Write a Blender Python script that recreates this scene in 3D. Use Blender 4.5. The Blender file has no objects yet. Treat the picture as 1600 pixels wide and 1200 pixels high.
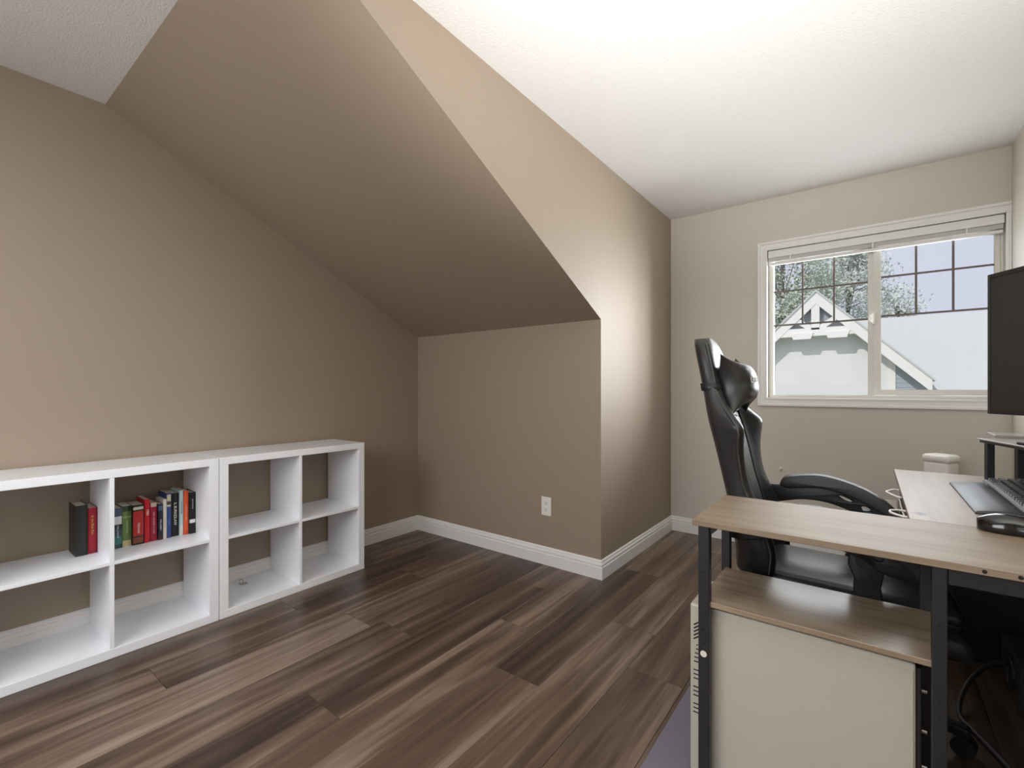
import bpy, bmesh, math, random
from mathutils import Vector, Matrix
R = math.radians
rnd = random.Random(7)
S = bpy.context.scene
COL = S.collection

# ------------------------------------------------------------------ camera
cam = bpy.data.cameras.new('camera')
cam.sensor_width = 36.0
cam.lens = 16.335
cam.shift_y = 0.0044
cam.clip_start = 0.02
cam.clip_end = 200
camo = bpy.data.objects.new('camera', cam)
COL.objects.link(camo)
camo.location = (0, 0, 1.10)
camo.rotation_euler = (R(90), 0, math.atan2(557, 726))
S.camera = camo

# ------------------------------------------------------------------ world, sun, lights, exposure
W = bpy.data.worlds.new('world')
S.world = W
W.use_nodes = True
W.node_tree.nodes['Background'].inputs[0].default_value = (0.70, 0.725, 0.86, 1)
W.node_tree.nodes['Background'].inputs[1].default_value = 1.0


def light(name, kind, loc, rot, energy, color=(1, 1, 1), sx=1, sy=1, angle=0):
    l = bpy.data.lights.new(name, kind)
    l.energy = energy
    l.color = color
    if kind == 'AREA':
        l.shape = 'RECTANGLE'
        l.size = sx
        l.size_y = sy
    if kind == 'SUN':
        l.angle = angle
    o = bpy.data.objects.new(name, l)
    COL.objects.link(o)
    o.location = loc
    o.rotation_euler = rot
    return o


light('sun', 'SUN', (0, 0, 10), (R(48), 0, R(-25)), 2.3, (1, 0.97, 0.93), angle=R(1))
# daylight entering through the window
light('window_daylight', 'AREA', (-.04, 3.672, 1.50), (R(-90), 0, 0), 10, (0.93, 0.97, 1.0), 0.94, 0.86)
# added unseen lamp outside the window, brightens the dormer and left walls
light('outdoor_fill', 'AREA', (2.7, 6.3, 1.45), (R(-90), 0, math.atan2(-1, 1) * 1.0), 980, (0.97, 0.985, 1.0), 3.2, 3.2)
# added fill lamp behind the camera, in front of the closed back wall
light('rear_fill', 'AREA', (-1.2, -1.15, 1.40), (R(56), 0, 0), 71, (0.98, 0.985, 1.0), 2.0, 1.7)
# the photographer's flash, aimed up at the dormer ceiling and bounced off it
fl = light('bounce_flash', 'SPOT', (0.34, -0.15, 0.95), (0, 0, 0), 480, (1.0, 0.985, 0.965))
fl.rotation_euler = (Vector((-.12, 1.05, 2.415)) - fl.location).to_track_quat('-Z', 'Y').to_euler()
fl.data.spot_size = R(76)
fl.data.spot_blend = 1.0
fl.data.shadow_soft_size = 0.12
S.view_settings.view_transform = 'Standard'
S.view_settings.look = 'None'
S.view_settings.exposure = 0.0
S.view_settings.gamma = 1.0
S.view_settings.use_curve_mapping = False
try:
    S.cycles.max_bounces = 10
    S.cycles.diffuse_bounces = 6
    S.cycles.use_denoising = True
    S.cycles.caustics_reflective = False
    S.cycles.caustics_refractive = False
    S.cycles.sample_clamp_indirect = 4.0
except Exception:
    pass

# ------------------------------------------------------------------ helpers
WM = {}


def tag(o, label=None, cat=None, group=None, kind=None):
    if label:
        o['label'] = label
    if cat:
        o['category'] = cat
    if group:
        o['group'] = group
    if kind:
        o['kind'] = kind
    return o


def empty(name, loc, rz=0, label=None, cat=None, group=None, kind=None):
    o = bpy.data.objects.new(name, None)
    o.empty_display_size = 0.05
    COL.objects.link(o)
    o.location = loc
    o.rotation_euler = (0, 0, rz)
    WM[o.name] = Matrix.Translation(loc) @ Matrix.Rotation(rz, 4, 'Z')
    return tag(o, label, cat, group, kind)


def obj(name, bm, mat, parent=None, local=False, smooth=None, label=None, cat=None, group=None, kind=None):
    """one mesh object; bm is authored in world space unless local"""
    me = bpy.data.meshes.new(name)
    bmesh.ops.recalc_face_normals(bm, faces=bm.faces[:])
    bm.to_mesh(me)
    bm.free()
    o = bpy.data.objects.new(name, me)
    COL.objects.link(o)
    me.materials.append(mat)
    if parent is not None:
        m = WM[parent.name]
        if not local:
            me.transform(m.inverted())
        o.parent = parent
        WM[o.name] = m.copy()
    else:
        WM[o.name] = Matrix.Identity(4)
    if smooth:
        for p in me.polygons:
            p.use_smooth = True
        if smooth is not True:
            me.set_sharp_from_angle(angle=R(smooth))
    return tag(o, label, cat, group, kind)


def subsurf(o, n=2):
    m = o.modifiers.new('subdivision', 'SUBSURF')
    m.levels = n
    m.render_levels = n
    return o


def BM():
    return bmesh.new()


def merge(bm, t, M=None):
    if M is not None:
        t.transform(M)
    me = bpy.data.meshes.new('tmp')
    t.to_mesh(me)
    t.free()
    bm.from_mesh(me)
    bpy.data.meshes.remove(me)


def box(bm, x0, x1, y0, y1, z0, z1, bev=0.0, seg=1, M=None):
    t = bmesh.new()
    bmesh.ops.create_cube(t, size=1)
    for v in t.verts:
        v.co = Vector((x0 + (v.co.x + .5) * (x1 - x0), y0 + (v.co.y + .5) * (y1 - y0), z0 + (v.co.z + .5) * (z1 - z0)))
    if bev > 0:
        bmesh.ops.bevel(t, geom=t.edges[:], offset=bev, segments=seg, affect='EDGES', profile=0.5)
    merge(bm, t, M)
    return bm


def bx(*a, **k):
    return box(BM(), *a, **k)


def cyl(bm, p0, p1, r0, r1=None, n=16):
    r1 = r0 if r1 is None else r1
    p0 = Vector(p0)
    p1 = Vector(p1)
    d = p1 - p0
    t = bmesh.new()
    bmesh.ops.create_cone(t, cap_ends=True, segments=n, radius1=r0, radius2=r1, depth=d.length)
    M = Matrix.Translation((p0 + p1) / 2) @ d.to_track_quat('Z', 'Y').to_matrix().to_4x4()
    merge(bm, t, M)
    return bm


def tube(bm, pts, r, n=8, closed=False):
    pts = [Vector(p) for p in pts]
    rings = []
    N = len(pts)
    ref = None
    for i, p in enumerate(pts):
        if closed:
            d = pts[(i + 1) % N] - pts[i - 1]
        else:
            d = pts[min(i + 1, N - 1)] - pts[max(i - 1, 0)]
        d.normalize()
        if ref is None:
            ref = d.orthogonal().normalized()
        ref = (ref - d * ref.dot(d)).normalized()
        b = d.cross(ref)
        rr = r[i] if isinstance(r, (list, tuple)) else r
        rings.append([bm.verts.new(p + (ref * math.cos(a) + b * math.sin(a)) * rr) for a in [2 * math.pi * k / n for k in range(n)]])
    for i in range(N if closed else N - 1):
        A = rings[i]
        B = rings[(i + 1) % N]
        for k in range(n):
            bm.faces.new((A[k], A[(k + 1) % n], B[(k + 1) % n], B[k]))
    if not closed:
        bm.faces.new(rings[0])
        bm.faces.new(rings[-1][::-1])
    return bm


def spline(pts, n=6):
    """catmull-rom through pts"""
    P = [Vector(p) for p in pts]
    out = []
    for i in range(len(P) - 1):
        a = P[max(i - 1, 0)]
        b = P[i]
        c = P[i + 1]
        d = P[min(i + 2, len(P) - 1)]
        for k in range(n):
            t = k / n
            out.append(0.5 * ((2 * b) + (c - a) * t + (2 * a - 5 * b + 4 * c - d) * t * t + (3 * b - a - 3 * c + d) * t ** 3))
    out.append(P[-1])
    return out


def prism(bm, poly, axis, a, b):
    """poly: 2D points; extruded along axis (0,1,2) from a to b"""
    def mk(p, v):
        if axis == 0:
            return (v, p[0], p[1])
        if axis == 1:
            return (p[0], v, p[1])
        return (p[0], p[1], v)
    A = [bm.verts.new(mk(p, a)) for p in poly]
    B = [bm.verts.new(mk(p, b)) for p in poly]
    n = len(poly)
    bm.faces.new(A)
    bm.faces.new(B[::-1])
    for i in range(n):
        bm.faces.new((A[i], A[(i + 1) % n], B[(i + 1) % n], B[i]))
    return bm


def plate(polys, axis, a, b, bev=0.0, shift=None):
    """a flat plate with holes, made from a filled curve; polys[0] is the outline; extruded on axis 1 (XZ polygons) or 0 (YZ)"""
    cu = bpy.data.curves.new('plate', 'CURVE')
    cu.dimensions = '2D'
    cu.fill_mode = 'BOTH'
    for poly in polys:
        s = cu.splines.new('POLY')
        s.points.add(len(poly) - 1)
        for q, p in zip(s.points, poly):
            q.co = (p[0], p[1], 0, 1)
        s.use_cyclic_u = True
    h = abs(b - a) / 2
    cu.extrude = max(h - bev, 1e-4)
    cu.bevel_depth = bev
    cu.bevel_resolution = 1
    o = bpy.data.objects.new('plate', cu)
    COL.objects.link(o)
    dg = bpy.context.evaluated_depsgraph_get()
    me = bpy.data.meshes.new_from_object(o.evaluated_get(dg))
    bpy.data.objects.remove(o)
    bm = bmesh.new()
    bm.from_mesh(me)
    bpy.data.meshes.remove(me)
    bmesh.ops.remove_doubles(bm, verts=bm.verts[:], dist=1e-5)
    c = (a + b) / 2
    if axis == 1:
        M = Matrix(((1, 0, 0, 0), (0, 0, 1, c), (0, 1, 0, 0), (0, 0, 0, 1)))
    elif axis == 0:
        M = Matrix(((0, 0, 1, c), (1, 0, 0, 0), (0, 1, 0, 0), (0, 0, 0, 1)))
    else:
        M = Matrix.Translation((0, 0, c))
    bm.transform(M)
    if shift is not None:
        bm.transform(shift)
    return bm


def text_bm(s, size, M, depth=0.0003, sx=1.0):
    cu = bpy.data.curves.new('lettering', 'FONT')
    cu.body = s
    cu.size = size
    cu.extrude = depth
    cu.align_x = 'CENTER'
    cu.align_y = 'CENTER'
    cu.resolution_u = 2
    o = bpy.data.objects.new('lettering', cu)
    COL.objects.link(o)
    dg = bpy.context.evaluated_depsgraph_get()
    me = bpy.data.meshes.new_from_object(o.evaluated_get(dg))
    bpy.data.objects.remove(o)
    bm = bmesh.new()
    bm.from_mesh(me)
    bpy.data.meshes.remove(me)
    bm.transform(M @ Matrix.Diagonal((sx, 1, 1, 1)))
    return bm


# ------------------------------------------------------------------ materials
def srgb(r, g, b):
    f = lambda c: (c / 255 / 12.92) if c / 255 <= 0.04045 else ((c / 255 + 0.055) / 1.055) ** 2.4
    return (f(r), f(g), f(b), 1)


def mat(name, col, rough=0.5, metal=0.0, noise=0.0, nscale=20.0, bump=0.0, bscale=200.0, coat=0.0, spec=0.5, bdist=0.002):
    m = bpy.data.materials.new(name)
    m.use_nodes = True
    nt = m.node_tree
    b = nt.nodes['Principled BSDF']
    b.inputs['Base Color'].default_value = col
    b.inputs['Roughness'].default_value = rough
    b.inputs['Metallic'].default_value = metal
    b.inputs['Coat Weight'].default_value = coat
    b.inputs['Specular IOR Level'].default_value = spec
    tc = nt.nodes.new('ShaderNodeTexCoord')
    n = nt.nodes.new('ShaderNodeTexNoise')
    n.inputs['Scale'].default_value = nscale
    n.inputs['Detail'].default_value = 4
    nt.links.new(tc.outputs['Object'], n.inputs['Vector'])
    mx = nt.nodes.new('ShaderNodeMix')
    mx.data_type = 'RGBA'
    k = max(noise, 0.02)
    mx.inputs[6].default_value = tuple(c * (1 - k) for c in col[:3]) + (1,)
    mx.inputs[7].default_value = tuple(min(1, c * (1 + k)) for c in col[:3]) + (1,)
    nt.links.new(n.outputs['Fac'], mx.inputs[0])
    nt.links.new(mx.outputs[2], b.inputs['Base Color'])
    if bump > 0:
        n2 = nt.nodes.new('ShaderNodeTexNoise')
        n2.inputs['Scale'].default_value = bscale
        n2.inputs['Detail'].default_value = 3
        nt.links.new(tc.outputs['Object'], n2.inputs['Vector'])
        bp = nt.nodes.new('ShaderNodeBump')
        bp.inputs['Strength'].default_value = bump
        bp.inputs['Distance'].default_value = bdist
        nt.links.new(n2.outputs['Fac'], bp.inputs['Height'])
        nt.links.new(bp.outputs['Normal'], b.inputs['Normal'])
    return m


def wood(name, stops, scale, rough=0.4, seed=0.0, along='Y', per_object=True, blotch=0.35, bump=0.05, stain=None):
    """streaky wood: noise stretched along one world axis, shifted for every object"""
    m = bpy.data.materials.new(name)
    m.use_nodes = True
    nt = m.node_tree
    L = nt.links.new
    b = nt.nodes['Principled BSDF']
    geo = nt.nodes.new('ShaderNodeNewGeometry')
    oi = nt.nodes.new('ShaderNodeObjectInfo')
    off = nt.nodes.new('ShaderNodeVectorMath')
    off.operation = 'SCALE'
    off.inputs[0].default_value = (37.0, 53.0, 19.0)
    if per_object:
        L(oi.outputs['Random'], off.inputs['Scale'])
    else:
        off.inputs['Scale'].default_value = seed
    add = nt.nodes.new('ShaderNodeVectorMath')
    add.operation = 'ADD'
    L(geo.outputs['Position'], add.inputs[0])
    L(off.outputs[0], add.inputs[1])

    def noise(sc, detail, dist=0.0):
        mp = nt.nodes.new('ShaderNodeMapping')
        mp.vector_type = 'POINT'
        mp.inputs['Scale'].default_value = sc
        L(add.outputs[0], mp.inputs['Vector'])
        n = nt.nodes.new('ShaderNodeTexNoise')
        n.inputs['Scale'].default_value = 1.0
        n.inputs['Detail'].default_value = detail
        n.inputs['Roughness'].default_value = 0.6
        n.inputs['Distortion'].default_value = dist
        L(mp.outputs['Vector'], n.inputs['Vector'])
        return n.outputs['Fac']

    lo, hi, fine_lo, fine_hi = scale
    ax = {'Y': lambda l, h: (h, l, h), 'X': lambda l, h: (l, h, h)}[along]
    big = noise(ax(lo, hi), 3, 0.4)
    fine = noise(ax(fine_lo, fine_hi), 4)
    mix = nt.nodes.new('ShaderNodeMath')
    mix.operation = 'MULTIPLY_ADD'
    L(fine, mix.inputs[0])
    mix.inputs[1].default_value = blotch
    sub = nt.nodes.new('ShaderNodeMath')
    sub.operation = 'SUBTRACT'
    L(big, sub.inputs[0])
    sub.inputs[1].default_value = blotch * 0.5
    L(sub.outputs[0], mix.inputs[2])
    val = mix.outputs[0]
    if per_object:
        sh = nt.nodes.new('ShaderNodeMath')
        sh.operation = 'MULTIPLY_ADD'
        L(oi.outputs['Random'], sh.inputs[0])
        sh.inputs[1].default_value = 0.17
        s2 = nt.nodes.new('ShaderNodeMath')
        s2.operation = 'SUBTRACT'
        L(val, s2.inputs[0])
        s2.inputs[1].default_value = 0.085
        L(s2.outputs[0], sh.inputs[2])
        val = sh.outputs[0]
    cr = nt.nodes.new('ShaderNodeValToRGB')
    els = cr.color_ramp.elements
    els[0].position, els[0].color = stops[0]
    els[1].position, els[1].color = stops[-1]
    for p, c in stops[1:-1]:
        e = els.new(p)
        e.color = c
    L(val, cr.inputs[0])
    colr = cr.outputs[0]
    if stain:
        (sx, sy, rx, ry) = stain
        mp = nt.nodes.new('ShaderNodeMapping')
        mp.vector_type = 'TEXTURE'
        mp.inputs['Location'].default_value = (sx, sy, 0.74)
        mp.inputs['Scale'].default_value = (rx, ry, 0.1)
        L(geo.outputs['Position'], mp.inputs['Vector'])
        ln = nt.nodes.new('ShaderNodeVectorMath')
        ln.operation = 'LENGTH'
        L(mp.outputs['Vector'], ln.inputs[0])
        nn = nt.nodes.new('ShaderNodeTexNoise')
        nn.inputs['Scale'].default_value = 160
        L(geo.outputs['Position'], nn.inputs['Vector'])
        a2 = nt.nodes.new('ShaderNodeMath')
        a2.operation = 'MULTIPLY_ADD'
        L(nn.outputs['Fac'], a2.inputs[0])
        a2.inputs[1].default_value = 1.6
        L(ln.outputs['Value'], a2.inputs[2])
        mr = nt.nodes.new('ShaderNodeMapRange')
        mr.inputs['From Min'].default_value = 1.75
        mr.inputs['From Max'].default_value = 1.0
        mr.inputs['To Min'].default_value = 0.0
        mr.inputs['To Max'].default_value = 1.0
        L(a2.outputs[0], mr.inputs['Value'])
        mm = nt.nodes.new('ShaderNodeMix')
        mm.data_type = 'RGBA'
        L(mr.outputs[0], mm.inputs[0])
        L(colr, mm.inputs[6])
        mm.inputs[7].default_value = srgb(52, 45, 38)
        colr = mm.outputs[2]
    L(colr, b.inputs['Base Color'])
    b.inputs['Roughness'].default_value = rough
    if bump > 0:
        bp = nt.nodes.new('ShaderNodeBump')
        bp.inputs['Strength'].default_value = bump
        bp.inputs['Distance'].default_value = 0.001
        L(fine, bp.inputs['Height'])
        L(bp.outputs['Normal'], b.inputs['Normal'])
    return m


M = {}
M['brown_paint'] = mat('brown wall paint', srgb(152, 136, 118), 0.60, bump=0.06, bscale=260, spec=0.85)
M['greige_paint'] = mat('greige wall paint', srgb(203, 197, 187), 0.45, bump=0.06, bscale=260)
M['ceiling'] = mat('stippled ceiling', srgb(226, 225, 223), 0.9, noise=0.04, nscale=60, bump=0.5, bscale=130, bdist=0.004)
M['trim'] = mat('white trim paint', srgb(232, 231, 229), 0.35)
M['vinyl'] = mat('white window vinyl', srgb(222, 220, 214), 0.4)
M['grille'] = mat('brown glazing bars', srgb(104, 95, 90), 0.5)
M['plank'] = wood('floor planks', [(0.27, srgb(55, 43, 36)), (0.40, srgb(78, 62, 52)), (0.52, srgb(99, 81, 68)), (0.66, srgb(133, 115, 101)), (0.78, srgb(154, 137, 122))],
                  (0.8, 13.0, 4.0, 90.0), rough=0.36, blotch=0.16)
M['subfloor'] = mat('floor joint', srgb(38, 30, 26), 0.8)
M['desk_x'] = wood('desk laminate', [(0.25, srgb(119, 102, 84)), (0.42, srgb(140, 124, 104)), (0.6, srgb(153, 136, 116)), (0.75, srgb(159, 143, 123))],
                   (1.8, 22.0, 10.0, 260.0), rough=0.46, seed=0.31, along='X', per_object=False, blotch=0.35, bump=0.03)
M['desk_glare'] = wood('shelf laminate glare lightened', [(0.25, srgb(126, 108, 89)), (0.42, srgb(148, 131, 110)), (0.6, srgb(162, 144, 123)), (0.75, srgb(169, 152, 130))],
                   (1.8, 22.0, 10.0, 260.0), rough=0.24, seed=0.31, along='X', per_object=False, blotch=0.35, bump=0.03)  # same laminate as the tops, window glare lightened into its colour
M['desk_y'] = wood('desk laminate main', [(0.25, srgb(131, 114, 95)), (0.42, srgb(146, 128, 109)), (0.6, srgb(155, 138, 120)), (0.75, srgb(160, 144, 126))],
                   (1.8, 22.0, 10.0, 260.0), rough=0.40, seed=0.77, along='Y', per_object=False, blotch=0.35, bump=0.03, stain=(0.120, 1.775, 0.024, 0.034))
M['white_lam'] = mat('white laminate', srgb(241, 243, 247), 0.32, noise=0.01)
M['black_metal'] = mat('black powder coat', srgb(38, 38, 40), 0.45, bump=0.1, bscale=500)
M['leather'] = mat('black leatherette', srgb(42, 42, 43), 0.34, noise=0.08, nscale=10, bump=0.25, bscale=60, bdist=0.003)
M['leather_fine'] = mat('black grained leatherette', srgb(48, 48, 48), 0.36, bump=0.15, bscale=320)
M['piping'] = mat('grey piping', srgb(70, 70, 70), 0.4)
M['plastic'] = mat('black plastic', srgb(34, 34, 34), 0.42)
M['pad'] = mat('soft arm pad', srgb(60, 60, 60), 0.45, bump=0.1, bscale=400)
M['gloss_black'] = mat('glossy black', srgb(26, 26, 27), 0.16, coat=0.4)
M['speaker'] = mat('speaker vinyl', srgb(62, 62, 62), 0.3)
M['screen'] = mat('dark screen', srgb(40, 40, 41), 0.32)
M['key'] = mat('keycap', srgb(44, 45, 47), 0.28)
M['kb'] = mat('keyboard case', srgb(96, 98, 100), 0.35)
M['rest'] = mat('wrist rest leather', srgb(54, 55, 57), 0.42, bump=0.2, bscale=60)
M['pc'] = mat('beige computer case', srgb(192, 188, 176), 0.45)
M['dark'] = mat('dark slot', srgb(22, 22, 22), 0.7)
M['white_plastic'] = mat('white plastic', srgb(232, 229, 222), 0.4)
M['bin'] = mat('white bin plastic', srgb(236, 233, 226), 0.4)
M['grey_top'] = mat('pale grey stand top', srgb(168, 164, 156), 0.22)
M['chrome'] = mat('steel', srgb(190, 190, 188), 0.25, metal=1.0)
M['apron'] = mat('brown desk apron', srgb(112, 98, 84), 0.6)
M['paper'] = mat('book pages', srgb(205, 196, 178), 0.9, noise=0.1, nscale=300)
M['siding'] = mat('white siding', srgb(226, 224, 220), 0.7)
M['fascia'] = mat('fascia boards', srgb(236, 232, 226), 0.7)
M['roofing'] = mat('light roofing', srgb(200, 200, 197), 0.8, noise=0.05, nscale=9)
M['grey_and_shaded_siding'] = mat('grey and shaded siding', srgb(170, 176, 182), 0.7)  # on the clapboards this grey stands for eave shade
M['bark'] = mat('bark', srgb(150, 142, 130), 0.9, noise=0.2)
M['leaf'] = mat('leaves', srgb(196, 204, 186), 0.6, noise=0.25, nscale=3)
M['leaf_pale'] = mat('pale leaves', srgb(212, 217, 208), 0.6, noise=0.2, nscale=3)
M['lawn'] = mat('lawn', srgb(110, 125, 90), 0.9, noise=0.3, nscale=2)
M['cable'] = mat('grey cable', srgb(64, 64, 64), 0.5)
M['mat'] = mat('grey floor protector', srgb(118, 114, 128), 0.3)


def glass_mat():
    m = bpy.data.materials.new('window glass')
    m.use_nodes = True
    nt = m.node_tree
    for n in list(nt.nodes):
        if n.type != 'OUTPUT_MATERIAL':
            nt.nodes.remove(n)
    out = [n for n in nt.nodes if n.type == 'OUTPUT_MATERIAL'][0]
    t = nt.nodes.new('ShaderNodeBsdfTransparent')
    t.inputs[0].default_value = (0.95, 0.96, 0.96, 1)
    g = nt.nodes.new('ShaderNodeBsdfGlossy')
    g.inputs['Roughness'].default_value = 0.02
    f = nt.nodes.new('ShaderNodeFresnel')
    f.inputs['IOR'].default_value = 1.12
    mx = nt.nodes.new('ShaderNodeMixShader')
    nt.links.new(f.outputs[0], mx.inputs[0])
    nt.links.new(t.outputs[0], mx.inputs[1])
    nt.links.new(g.outputs[0], mx.inputs[2])
    nt.links.new(mx.outputs[0], out.inputs['Surface'])
    return m


M['glass'] = glass_mat()

# ------------------------------------------------------------------ room shell
XL, XS, XR = -2.80, -1.225, 0.615
YK, YW, YB = 2.44, 3.638, -1.30
ZC, ZK, YT = 2.415, 1.50, 0.56
STR = dict(kind='structure')

floor = empty('floor', (0, 0, 0), kind='structure')
obj('subfloor', bx(XL - .1, XR + .1, YB - .1, YW + .14, -.06, -.004), M['subfloor'], floor)
# floor boards: rows along Y, end joints staggered
PW, PL, GAP = 0.2145, 1.25, 0.0012
seam0 = -0.753
joints = {-1: 2.03, -2: 1.42, -3: 1.73, -4: 2.13, -5: 2.62, -7: 1.83, -6: 1.31}
pl_cache = {}


def plank_mesh(w, l):
    key = (round(w, 3), round(l, 3))
    if key not in pl_cache:
        t = bx(-w / 2, w / 2, -l / 2, l / 2, -.010, 0)
        top = [e for e in t.edges if all(v.co.z > -.001 for v in e.verts)]
        bmesh.ops.bevel(t, geom=top, offset=0.0009, segments=1, affect='EDGES')
        me = bpy.data.meshes.new('plank')
        t.to_mesh(me)
        t.free()
        me.materials.append(M['plank'])
        pl_cache[key] = me
    return pl_cache[key]


for i in range(-10, 7):
    x0 = max(seam0 + i * PW, XL)
    x1 = min(seam0 + (i + 1) * PW, XR)
    if x1 - x0 < 0.005:
        continue
    j = joints.get(i, 0.4 + rnd.random() * 1.2)
    cuts = [YB]
    y = j - PL * 4
    while y < YW:
        if y > YB + .03:
            cuts.append(y)
        y += PL
    cuts.append(YW)
    for a, b in zip(cuts, cuts[1:]):
        if b - a < .02:
            continue
        o = bpy.data.objects.new('plank', plank_mesh(x1 - x0 - GAP, b - a - GAP))
        COL.objects.link(o)
        o.parent = floor
        o.location = ((x0 + x1) / 2, (a + b) / 2, 0)

obj('ceiling', bx(XL - .12, XR + .12, YB - .12, YW + .14, ZC, ZC + .1), M['ceiling'], **STR)
obj('wall_left', bx(XL - .12, XL, YB - .12, YK + .12, -.06, ZC + .05), M['brown_paint'], **STR)
obj('wall_knee', bx(XL - .12, XS - .02, YK, YK + .06, -.06, ZK + .1), M['brown_paint'], **STR)
sl = (ZC - ZK) / (YK - YT)
obj('ceiling_slope', prism(BM(), [(YK + .06, ZK - .06 * sl), (YK + .06, ZK + .12), (YT, ZC + .1), (YT, ZC)], 0, XL - .05, XS - .02), M['brown_paint'], **STR)
obj('wall_dormer', prism(BM(), [(YK, -.06), (YW + .14, -.06), (YW + .14, ZC + .05), (YT - .08, ZC + .05), (YT, ZC), (YK, ZK)], 0, XS - .02, XS), M['brown_paint'], **STR)
wx0, wx1, wz0, wz1 = -0.557, 0.593, 1.038, 2.055
t = BM()
box(t, XS - .02, wx0, YW, YW + .14, -.06, ZC + .05)
box(t, wx1, XR + .12, YW, YW + .14, -.06, ZC + .05)
box(t, wx0, wx1, YW, YW + .14, -.06, wz0)
box(t, wx0, wx1, YW, YW + .14, wz1, ZC + .05)
obj('wall_far', t, M['greige_paint'], **STR)
obj('wall_right', bx(XR, XR + .12, YB - .12, YW + .14, -.06, ZC + .05), M['greige_paint'], **STR)
obj('wall_back', bx(XL - .12, XR + .12, YB - .12, YB, -.06, ZC + .05), M['greige_paint'], **STR)

# baseboards: moulded profile, mitred at each corner
PROF = [(0.0, 0.0), (0.015, 0.0), (0.015, 0.068), (0.011, 0.072), (0.013, 0.080), (0.012, 0.088), (0.007, 0.094), (0.007, 0.101), (0.003, 0.108), (0.0, 0.110)]


def baseboard(name, p, q, n, m0, m1):
    """p->q along the wall, n = room-side normal; m0/m1 = mitre shift along the run per unit offset"""
    p, q, n = Vector(p + (0,)), Vector(q + (0,)), Vector(n + (0,))
    d = (q - p).normalized()
    t = BM()
    A = [t.verts.new(p + n * a + d * (m0 * a) + Vector((0, 0, z))) for a, z in PROF]
    B = [t.verts.new(q + n * a + d * (m1 * a) + Vector((0, 0, z))) for a, z in PROF]
    for i in range(len(PROF)):
        k = (i + 1) % len(PROF)
        t.faces.new((A[i], A[k], B[k], B[i]))
    t.faces.new(A)
    t.faces.new(B[::-1])
    obj(name, t, M['trim'], **STR)


baseboard('baseboard_left', (XL, YB), (XL, YK), (1, 0), 0, -1)
baseboard('baseboard_knee', (XL, YK), (XS, YK), (0, -1), 1, 1)
baseboard('baseboard_dormer', (XS, YK), (XS, YW), (1, 0), -1, -1)
baseboard('baseboard_far', (XS, YW), (XR, YW), (0, -1), 1, -1)
baseboard('baseboard_right', (XR, YW), (XR, YB), (-1, 0), 1, 0)

# ------------------------------------------------------------------ window
win = empty('window_1', (0, YW, wz0), kind='structure')


cx0, cx1, cz0, cz1 = -0.617, 0.6145, 0.979, 2.112
t = BM()
box(t, cx0 + .018, wx0 - .014, YW - .012, YW, cz0 + .018, cz1 - .018)
box(t, cx0, cx0 + .018, YW - .0205, YW, cz0, cz1, .003)
box(t, wx0 - .014, wx0, YW - .016, YW, wz0 - .014, wz1 + .014, .002)
obj('casing', t, M['trim'], win)
obj('casing', bx(wx1, cx1, YW - .014, YW, wz0, wz1, .002), M['trim'], win)
t = BM()
box(t, wx0 - .014, cx1, YW - .012, YW, wz1 + .014, cz1 - .018)
box(t, cx0 + .018, cx1, YW - .0205, YW, cz1 - .018, cz1, .003)
box(t, wx0, cx1, YW - .016, YW, wz1, wz1 + .014, .002)
obj('casing', t, M['trim'], win)
t = BM()
box(t, wx0 - .014, cx1, YW - .012, YW, cz0 + .018, wz0 - .014)
box(t, cx0 + .018, cx1, YW - .0205, YW, cz0, cz0 + .018, .003)
box(t, wx0, cx1, YW - .016, YW, wz0 - .014, wz0, .002)
obj('casing', t, M['trim'], win)
# frame
t = BM()
box(t, wx0, wx0 + .029, 3.685, 3.76, wz0, wz1, .002)
box(t, wx1 - .012, wx1, 3.685, 3.76, wz0, wz1, .002)
box(t, wx0 + .029, wx1 - .012, 3.685, 3.76, wz0, wz0 + .019, .002)
box(t, wx0 + .029, wx1 - .012, 3.685, 3.76, wz1 - .05, wz1, .002)
obj('window_frame', t, M['vinyl'], win)
# fixed light on the left, its post, and the sliding sash on the right
t = BM()
box(t, -.003, .028, 3.702, 3.755, wz0 + .019, wz1 - .05, .002)
obj('meeting_post', t, M['vinyl'], win)
sash = obj('sliding_sash', BM(), M['vinyl'], win)
t = BM()
box(t, .022, .063, 3.690, 3.716, 1.060, 2.0, .003)
box(t, .557, .581, 3.690, 3.716, 1.060, 2.0, .003)
box(t, .063, .557, 3.690, 3.716, 1.060, 1.092, .003)
box(t, .063, .557, 3.690, 3.716, 1.965, 2.0, .003)
t.transform(WM[win.name].inverted())
bmesh.ops.recalc_face_normals(t, faces=t.faces[:])
t.to_mesh(sash.data)
t.free()
obj('pane', bx(-.530, -.001, 3.726, 3.730, 1.055, 2.007), M['glass'], win)
obj('pane', bx(.061, .559, 3.701, 3.705, 1.090, 1.967), M['glass'], sash)
for x in (-.356, -.18):
    obj('glazing_bar', bx(x - .0055, x + .0055, 3.719, 3.725, 1.541, 2.005), M['grille'], win)
for z in (1.776, 1.541):
    obj('glazing_bar', bx(-.528, -.003, 3.7185, 3.7255, z - .0055, z + .0055), M['grille'], win)
for x in (.227, .39):
    obj('glazing_bar', bx(x - .0055, x + .0055, 3.694, 3.700, 1.55, 1.966), M['grille'], sash)
for z in (1.792, 1.55):
    obj('glazing_bar', bx(.063, .557, 3.6935, 3.7005, z - .0055, z + .0055), M['grille'], sash)
t = BM()
box(t, .016, .034, 3.672, 3.690, 1.50, 1.58, .003)
tube(t, spline([(.025, 3.676, 1.51), (.012, 3.664, 1.525), (.010, 3.660, 1.54), (.012, 3.664, 1.555), (.025, 3.676, 1.57)]), .004)
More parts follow.
